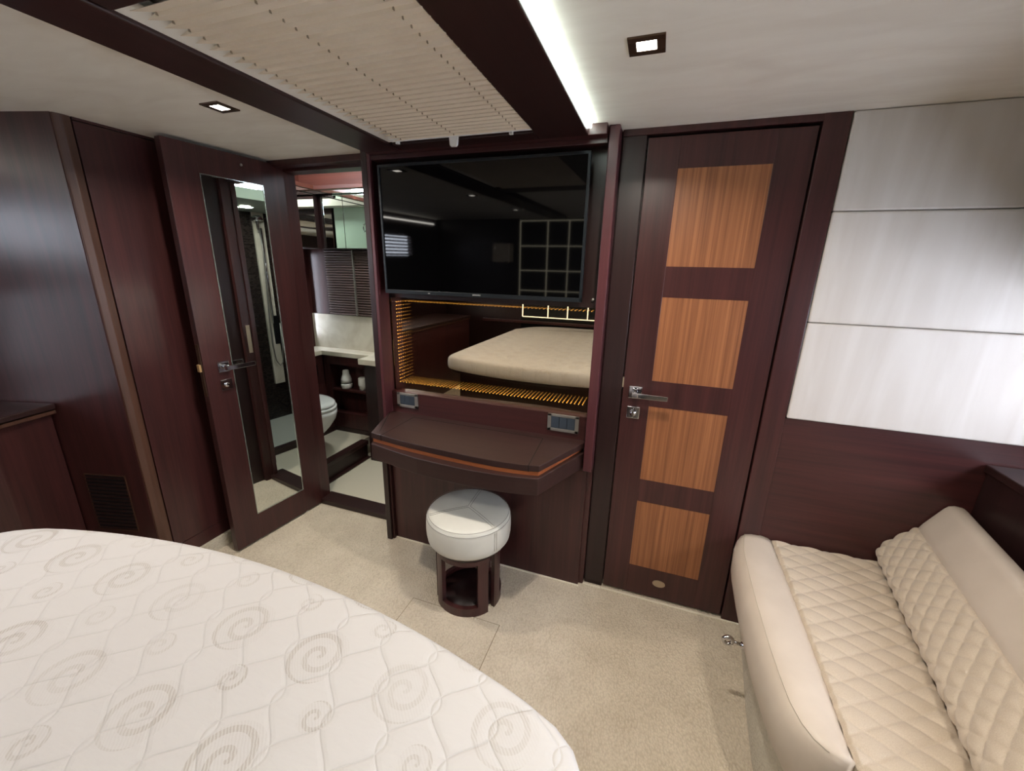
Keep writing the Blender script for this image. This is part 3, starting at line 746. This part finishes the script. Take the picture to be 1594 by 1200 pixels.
# rear wall with lit headboard (seen in the mirror and television)
struct('wall_rear', 'dark wall behind the head of the bed', 'wall', MB().box(-3.0, 1.55, -2.20, -1.87, 0, 2.0).build('wall_rear', WDD))
hb = thing('headboard', 'black headboard panels divided by glowing light lines', 'headboard', (-.8,-1.84,.72))
MB().box(-1.73, -.10, -1.865, -1.84, .66, 1.99).build('backing', DARK, hb)
xs = [-1.71,-1.355,-1.09,-.825,-.56,-.295]; zs = [.885,1.13,1.38,1.675,1.97]
BPAD = plain('black_leather_pad', (16,14,14), .45)
for a, b in zip(xs, xs[1:]):
    for c, d in zip(zs, zs[1:]): MB().box(a+.010, b-.010, -1.841, -1.820, c+.010, d-.010, .006).build('pad', BPAD, hb)
for x in xs: MB().box(x-.005, x+.005, -1.840, -1.828, zs[0], zs[-1]).build('light_line', LED_H, hb)
for z in zs: MB().box(xs[0], xs[-1], -1.840, -1.8285, z-.005, z+.005).build('light_line', LED_H, hb)
hs = MB().box(-2.28, .4, -1.818, -1.765, .80, .835, .004).build('headboard_shelf', WDX); tag(hs, 'dark wooden shelf rail across the head of the bed', 'shelf')

# ================================================================== OPEN BATHROOM DOOR (door 2)
hinge = Vector((-1.912, 1.800, 0)); free = Vector((-1.966, 1.262, 0)); dl_ = (free-hinge).length; dx = (free-hinge).normalized(); nrm = Vector((-dx.y, dx.x, 0))
if nrm.x < 0: nrm = -nrm
XD = Matrix(((dx.x, nrm.x, 0, hinge.x), (dx.y, nrm.y, 0, hinge.y), (0, 0, 1, 0), (0, 0, 0, 1)))   # local: x = from hinge, y = out of the face, z up
d2 = thing('door_2', 'open mahogany bathroom door with a tall inset mirror', 'door', tuple(hinge), None, 'structure')
mx0, mx1, mz0, mz1 = .120, .412, .163, 1.873
m = MB(XD); leaf_frame(m, 0, dl_, -.038, 0, .012, 1.985, [(mx0, mx1, mz0, mz1)]); m.build('door_leaf', WD, d2)
MB(XD).box(mx0, mx1, -.030, -.001, mz0, mz1).build('mirror', MIRROR, d2)
m = MB(XD); e = .004
for q in ((mx0, mx0+e, mz0, mz1), (mx1-e, mx1, mz0, mz1), (mx0, mx1, mz0, mz0+e), (mx0, mx1, mz1-e, mz1)): m.box(q[0], q[1], -.002, .0006, q[2], q[3])
m.build('mirror_bevel', plain('bevelled_glass_edge', (196,206,200), .15, .8), d2)
lever(d2, XD @ Matrix.Translation((dl_-.085, 0, 1.012)) @ Matrix.Rotation(PI, 4, 'Z') @ Matrix.Scale(-1, 4, (0,1,0)), True)
MB(XD).box(dl_, dl_+.012, -.030, -.012, 1.0, 1.035, .001).build('latch_bolt', plain('brass_latch', (214,178,128), .35, .6), d2)
MB(XD).box(dl_-.001, dl_+.0025, -.032, -.008, .88, 1.13, .001).build('latch_plate', BROWNM, d2)
MB(XD).cyl((.22,0,1.945),(.22,.004,1.945),.006,14).build('screw_cap', STEEL, d2)

# bathroom door frame and threshold
m = MB(); m.box(-1.955, -1.300, 1.742, 1.800, 1.972, ZC, .002); m.box(-1.925, -1.302, 1.80, 1.88, 1.958, 1.975, .002); m.box(-1.955, -1.918, 1.800, 1.88, 0, 1.972, .002)
m.box(-1.332, -1.302, 1.762, 1.842, 0, 1.972, .002); m.box(-1.340,-1.332,1.815,1.842,0,1.96,.002)
df = struct('trim_13', 'mahogany frame around the bathroom doorway', 'door frame', m.build('trim', WD))
sp = MB().box(-1.3345, -1.331, 1.782, 1.806, .93, 1.11, .001).build('strike_plate', RIVET); tag(sp, 'brushed strike plate on the bathroom door frame', 'strike plate')
struct('trim_14', 'dark threshold of the bathroom doorway', 'threshold', MB().box(-1.93, -1.30, 1.795, 1.900, 0, .032, .003).build('trim', WDDX))

# ================================================================== BATHROOM
struct('floor_bathroom', 'cream bathroom floor beyond the doorway', 'floor', MB().box(-2.7, -.98, 1.80, 2.75, -.06, .012).build('f', BFLOOR))
m = MB(); m.box(-2.70, -2.105, 1.89, 2.66, .012, .150)
struct('floor_platform', 'raised cream platform under the toilet', 'floor', m.build('f', BFLOOR))
m = MB(); m.box(-2.118, -2.050, 1.89, 2.45, .128, .158, .003); m.box(-2.106, -2.066, 1.89, 2.45, .012, .128)
struct('trim_15', 'dark wooden step edge of the toilet platform', 'step', m.build('trim', WDDY))
struct('trim_17', 'dark strip at the foot of the bathroom step', 'trim', MB().box(-2.066, -2.035, 1.89, 2.45, .012, .020).build('trim', WDDY))
struct('wall_bathroom_far', 'reddish wooden far wall of the bathroom', 'wall', MB().box(-2.75, -.1, 2.66, 2.72, 0, 2.3).build('w', WD))
struct('wall_bathroom_left', 'wooden hull side wall of the bathroom', 'wall', MB().box(-2.76, -2.68, 1.80, 2.52, 0, 2.3).box(-2.76, -2.68, 2.52, 2.62, 0, .92).box(-2.76, -2.68, 2.52, 2.62, 1.58, 2.3).box(-2.76, -2.68, 2.62, 2.72, 0, 2.3).build('w', WD))
w3 = thing('window_3', 'narrow strip of bathroom window beside the dark pleated blind', 'window', (-2.72,2.57,.92), None, 'structure')
MB().box(-2.74, -2.735, 2.52, 2.62, .92, 1.58).build('pane', GLASS, w3)
struct('ceiling_bathroom', 'pale bathroom ceiling', 'ceiling', MB().box(-2.76, -.1, 1.80, 2.72, 2.28, 2.33).build('c', CEIL))
m = MB(); m.box(-2.66, -1.96, 1.880, 1.890, .16, 2.1)
struct('wall_bathroom_near', 'pale green bathroom panel beside the doorway', 'wall', m.build('w', GREENW))
hkk = tag(MB().tube([(-2.30,1.892,1.86),(-2.30,1.915,1.85),(-2.30,1.922,1.82),(-2.30,1.912,1.79),(-2.30,1.895,1.80)], .005, 8).build('wall_hook', CHROME), 'chrome hook on the pale green bathroom panel', 'hook')
# cabinets
cb = thing('bathroom_cabinet', 'dark bathroom cabinet with open shelves under the marble counter', 'cabinet', (-2.35,2.6,.15))
m = MB(); m.box(-2.512, -2.452, 2.545, 2.565, .185, .800); m.box(-2.452, -2.04, 2.545, 2.565, .725, .800); m.box(-2.452, -2.04, 2.545, 2.565, .185, .315)
m.box(-2.46, -2.452, 2.565, 2.66, .31, .73); m.box(-2.452, -2.04, 2.565, 2.66, .72, .735); m.box(-2.452, -2.04, 2.64, 2.66, .31, .73); m.box(-2.452, -2.04, 2.565, 2.66, .30, .315)
m.build('carcass', WD, cb)
MB().box(-2.452, -2.04, 2.550, 2.64, .502, .522, .002).build('shelf', WDX, cb)
m = MB(); m.box(-2.512, -2.04, 2.540, 2.548, .150, .188); m.build('plinth', WDDX, cb)
cl = thing('toilet_cabinet', 'dark wooden cabinet on the hull side behind the toilet', 'cabinet', (-2.6,2.2,.15))
m = MB(); m.prism([(-2.68,.150),(-2.455,.150),(-2.515,.56),(-2.515,.80),(-2.68,.80)], 1.89, 2.538, 'Y'); m.build('carcass', WD, cl)
MB().prism([(-2.448,.150),(-2.454,.188),(-2.46,.188),(-2.46,.150)], 1.89, 2.54, 'Y').build('plinth', WDDX, cl)
sw = thing('flush_switch', 'black framed white flush button beside the toilet', 'switch', (-2.513,2.39,.6))
MB().box(-2.5148, -2.508, 2.375, 2.470, .640, .728, .002).build('frame', BLACK, sw); MB().box(-2.509, -2.504, 2.392, 2.452, .660, .708, .002).build('button', WHITEP, sw)
ct = thing('marble_counter', 'cream marble counter running round the bathroom corner', 'counter', (-2.6,2.5,.8))
MB().prism([(-2.68,1.89),(-2.50,1.89),(-2.50,2.52),(-2.04,2.52),(-2.04,2.643),(-2.68,2.66)], .800, .836, bev=.003).build('slab', MARBLE, ct)
vb = thing('bathroom_vanity', 'dark bathroom vanity with cream marble top at the doorway edge', 'vanity', (-1.7,2.5,0))
MB().box(-2.035, -1.35, 2.385, 2.643, .794, .836, .003).build('marble_top', MARBLE, vb); MB().box(-2.005, -1.36, 2.41, 2.655, .012, .794).build('body', WDD, vb)
struct('trim_16', 'cream marble splashback above the counter', 'splashback', MB().box(-2.68, -1.35, 2.645, 2.66, .836, 1.112).build('trim', MARBLE))
def pleats(x0, x1, y0, y1, z0, z1, axis, parentname, lab, n):
    o = MB(); poly = []
    front = []
    for i in range(n+1):
        z = z0+(z1-z0)*i/n; front.append((0, z)); 
        if i < n: front.append((.012, z+(z1-z0)/n*.5))
    if axis == 'Y':   # hangs facing -y
        poly = [(y0+.012-p[0], p[1]) for p in front]+[(y1+.014, z1), (y1+.014, z0)]
        o.prism(poly, x0, x1, 'X')
    else:
        poly = [(x1-.012+p[0], p[1]) for p in front]+[(x0-.004, z1), (x0-.004, z0)]
        o.prism(poly, y0, y1, 'Y')
    q = o.build('pleated_blind', BLINDD, None, ((x0+x1)/2, (y0+y1)/2, z0)); tag(q, lab, 'blind'); return q
pleats(-2.475, -2.207, 2.622, 2.64, 1.116, 1.610, 'Y', '', 'dark brown pleated blind left of the chrome strip over the marble splashback', 26)
pleats(-2.197, -1.40, 2.622, 2.64, 1.116, 1.610, 'Y', '', 'dark brown pleated blind right of the chrome strip over the marble splashback', 26)
pleats(-2.674, -2.655, 1.95, 2.53, .90, 1.610, 'X', '', 'dark pleated blind on the hull side of the bathroom', 34)
cs_ = tag(MB().box(-2.206, -2.198, 2.612, 2.645, 1.114, 1.61).build('chrome_strip', STEEL), 'thin upright metal strip between the two far blinds', 'strip')
mc = thing('mirror_cabinet', 'mirror fronted wall cabinet on the far bathroom wall', 'mirror cabinet', (-2.0,2.6,1.62))
MB().box(-2.44, -1.35, 2.568, 2.655, 1.612, 1.985, .002).build('carcass', WDD, mc)
for a, b in ((-2.40,-2.206),(-2.202,-1.9),(-1.896,-1.36)): MB().box(a, b, 2.560, 2.568, 1.618, 1.983, .001).build('mirror_door', MIRROR, mc)
mc = thing('mirror_cabinet', 'mirror fronted wall cabinet on the hull side of the bathroom', 'mirror cabinet', (-2.6,2.2,1.62))
MB().box(-2.675, -2.430, 1.90, 2.562, 1.612, 1.985, .002).build('carcass', WDD, mc)
MB().box(-2.430, -2.422, 1.91, 2.515, 1.618, 1.983, .001).build('mirror_door', MIRROR, mc)
vl = thing('light_valance', 'reddish wooden light valance above the mirror cabinets', 'valance', (-2.3,2.5,2.07))
VW = wood('lit_valance_wood', (92,48,38), (116,64,50), 'X', rough=.4)  # lightened, reddened wood: lamp glow put into its colour
m = MB(); m.prism([(-2.68,1.89),(-2.385,1.89),(-2.385,2.495),(-1.35,2.495),(-1.35,2.655),(-2.68,2.655)], 2.010, 2.036, bev=.002); m.build('ledge', VW, vl)
m = MB(); m.prism([(-2.68,1.895),(-2.405,1.895),(-2.405,2.52),(-1.35,2.52),(-1.35,2.655),(-2.68,2.655)], 1.986, 2.010); m.build('chrome_band', MIRROR, vl)
m = MB(); m.box(-2.675, -2.66, 1.895, 2.655, 2.036, 2.28); m.box(-2.66, -1.35, 2.640, 2.655, 2.036, 2.28); m.build('back_board', VW, vl)
lamp('valance_tube', 'AREA', (-1.95, 2.585, 2.045), .55, (1.0,.86,.72), vl, 1.1, .03, (0,-.2,1))
lamp('valance_tube', 'AREA', (-2.55, 2.2, 2.045), .4, (1.0,.86,.72), vl, .03, .5, (.2,0,1))
bd = thing('bathroom_ceiling_light', 'pale round bathroom ceiling light', 'ceiling light', (-1.75,2.2,2.28))
MB().cyl((-1.75,2.2,2.28),(-1.75,2.2,2.268),.09,32).build('diffuser', emis('bath_light', (.96,1,.95,1), 5), bd)
lamp('bathroom_bulb', 'AREA', (-1.75,2.2,2.262), 9, (.95,1.0,.94), bd, .16, None, (0,0,-1))
# toilet
to = thing('toilet', 'white ceramic toilet with closed lid on the raised platform', 'toilet', (-2.30,2.12,.15))
def egg(cx, cy, rl, rf, rw, n=40):
    out = []
    for i in range(n):
        a = 2*PI*i/n; c, s = math.cos(a), math.sin(a); out.append((cx+(rf if c > 0 else rl)*c, cy+rw*s))
    return out
rings = []
for z, cx, rl, rf, rw in ((.150,-2.33,.11,.10,.085),(.17,-2.33,.105,.095,.08),(.24,-2.33,.11,.10,.08),(.30,-2.33,.12,.13,.10),(.37,-2.32,.14,.19,.14),(.43,-2.32,.17,.235,.168),(.475,-2.32,.18,.25,.178),(.500,-2.32,.18,.250,.178),(.505,-2.32,.17,.24,.168)):
    rings.append([(x, y, z) for x, y in egg(cx, 2.12, rl, rf, rw)])
MB().loft(rings).build('bowl', CERAMIC, to)
rings = [[(x, y, z) for x, y in egg(-2.32, 2.12, .18*k, .250*k, .178*k)] for z, k in ((.509,.97),(.512,1.0),(.524,1.005),(.528,.99))]
MB().loft(rings).build('seat', CERAMIC, to)
rings = [[(x, y, z) for x, y in egg(-2.325, 2.12, .18*k, .245*k, .175*k)] for z, k in ((.532,.97),(.535,1.0),(.548,1.0),(.556,.95),(.561,.8),(.563,.5))]
MB().loft(rings).build('lid', CERAMIC, to)
# bottle and cup
bt = thing('soap_bottle', 'white rounded bottle with black ring on the bathroom shelf', 'bottle', (-2.335,2.590,.522))
MB().lathe([(.001,0),(.036,.001),(.044,.015),(.045,.035),(.043,.046),(.001,.046)], (-2.335,2.585,.522), 32).build('lower_body', WHITEP, bt)
MB().lathe([(.001,.046),(.043,.046),(.043,.054),(.001,.054)], (-2.335,2.585,.522), 32).build('black_ring', BLACK, bt)
MB().lathe([(.001,.054),(.044,.054),(.041,.08),(.034,.105),(.027,.122),(.026,.145),(.021,.155),(.001,.157)], (-2.335,2.585,.522), 32).build('upper_body', WHITEP, bt)
cu = tag(MB().lathe([(.001,0),(.030,.001),(.036,.05),(.034,.10),(.026,.105),(.001,.104)], (-2.185,2.600,.522), 28).build('shelf_jar', plain('glossy_white', (230,228,222), .15)), 'white jar at the right end of the bathroom shelf', 'jar')

# shower (seen in the open door's mirror)
struct('floor_shower', 'pale shower floor', 'floor', MB().box(-.95, -.15, 1.94, 2.72, -.06, .004).build('f', SHOWERF))
struct('trim_18', 'dark wooden shower sill', 'sill', MB().box(-1.01, -.95, 1.94, 2.70, .012, .06, .003).build('trim', WDDY))
struct('wall_shower', 'dark mosaic wall of the shower', 'wall', MB().box(-.18, -.12, 1.94, 2.66, 0, 1.93).box(-.95, -.18, 1.951, 1.96, 0, 1.93).build('w', MOSAIC))
struct('wall_shower_column', 'pale marble column in the shower', 'wall', MB().box(-.200, -.178, 2.53, 2.625, .36, 1.93).build('w', MARBLE))
struct('ceiling_shower', 'pale shower soffit', 'ceiling', MB().box(-.96, -.12, 1.94, 2.66, 1.93, 2.0).build('c', GREENW))
sh = thing('shower_set', 'chrome hand shower hanging with a looped hose', 'shower', (-.24,2.54,1.85))
MB().cyl((-.27,2.53,1.862),(-.262,2.53,1.884),.045,28,.040).build('shower_head', CHROME, sh)
MB().tube([(-.262,2.53,1.878),(-.235,2.545,1.82),(-.212,2.56,1.76)], .010, 10).build('handle', CHROME, sh)
pts = [(-.222,2.565,1.78),(-.235,2.565,1.6),(-.24,2.55,1.3),(-.24,2.535,1.0),(-.24,2.532,.75),(-.24,2.545,.60),(-.24,2.575,.545),(-.24,2.605,.57),(-.24,2.62,.70),(-.24,2.625,.95)]
MB().tube(smooth_pts if False else pts, .006, 8).build('hose', STEEL, sh)
MB().tube([(-.225,2.575,.95),(-.225,2.575,1.80)], .008, 8).build('rail', CHROME, sh)
MB().box(-.21, -.198, 2.58, 2.64, .75, 1.02, .003).build('mixer_panel', BLACK, sh)
lamp('shower_bulb', 'AREA', (-.55,2.3,1.92), 3.5, (.95,1,.94), thing('shower_light','small round light in the shower soffit','ceiling light',(-.55,2.3,1.93)), .08, None, (0,0,-1))
MB().cyl((-.55,2.3,1.93),(-.55,2.3,1.924),.035,24).build('diffuser', LED_D, bpy.data.objects['shower_light'])

# carpet hatch lines
ch = thing('carpet_hatch', 'carpeted floor hatch with stitched seam beside the stool', 'floor hatch', (-.7,1.2,0))
m = MB(); m.box(-.922, -.490, .90, 1.325, 0, .0022, .0012); m.build('hatch_carpet', CARPET, ch)
m = MB(); m.box(-.924, -.489, 1.3245, 1.3275, 0, .0012); m.box(-.4905, -.4875, .9, 1.3275, 0, .0012); m.box(-.9245, -.9215, .9, 1.3275, 0, .0012); m.build('seam', plain('carpet_seam', (128,112,90), .9), ch)
# pale carpet edge lines along joinery

EDGE = plain('carpet_edging', (226,218,200), .9)
struct('trim_19', 'thin pale carpet edge along the foot of the desk', 'trim', MB().box(-1.264, -.208, 1.676, 1.684, 0, .005).box(-.212, -.104, 1.700, 1.708, 0, .005).build('trim', EDGE))
struct('trim_20', 'thin pale carpet edge along the foot of the teak panelled door', 'trim', MB().box(-.100, .512, YW-.026, YW-.018, 0, .004).build('trim', EDGE))
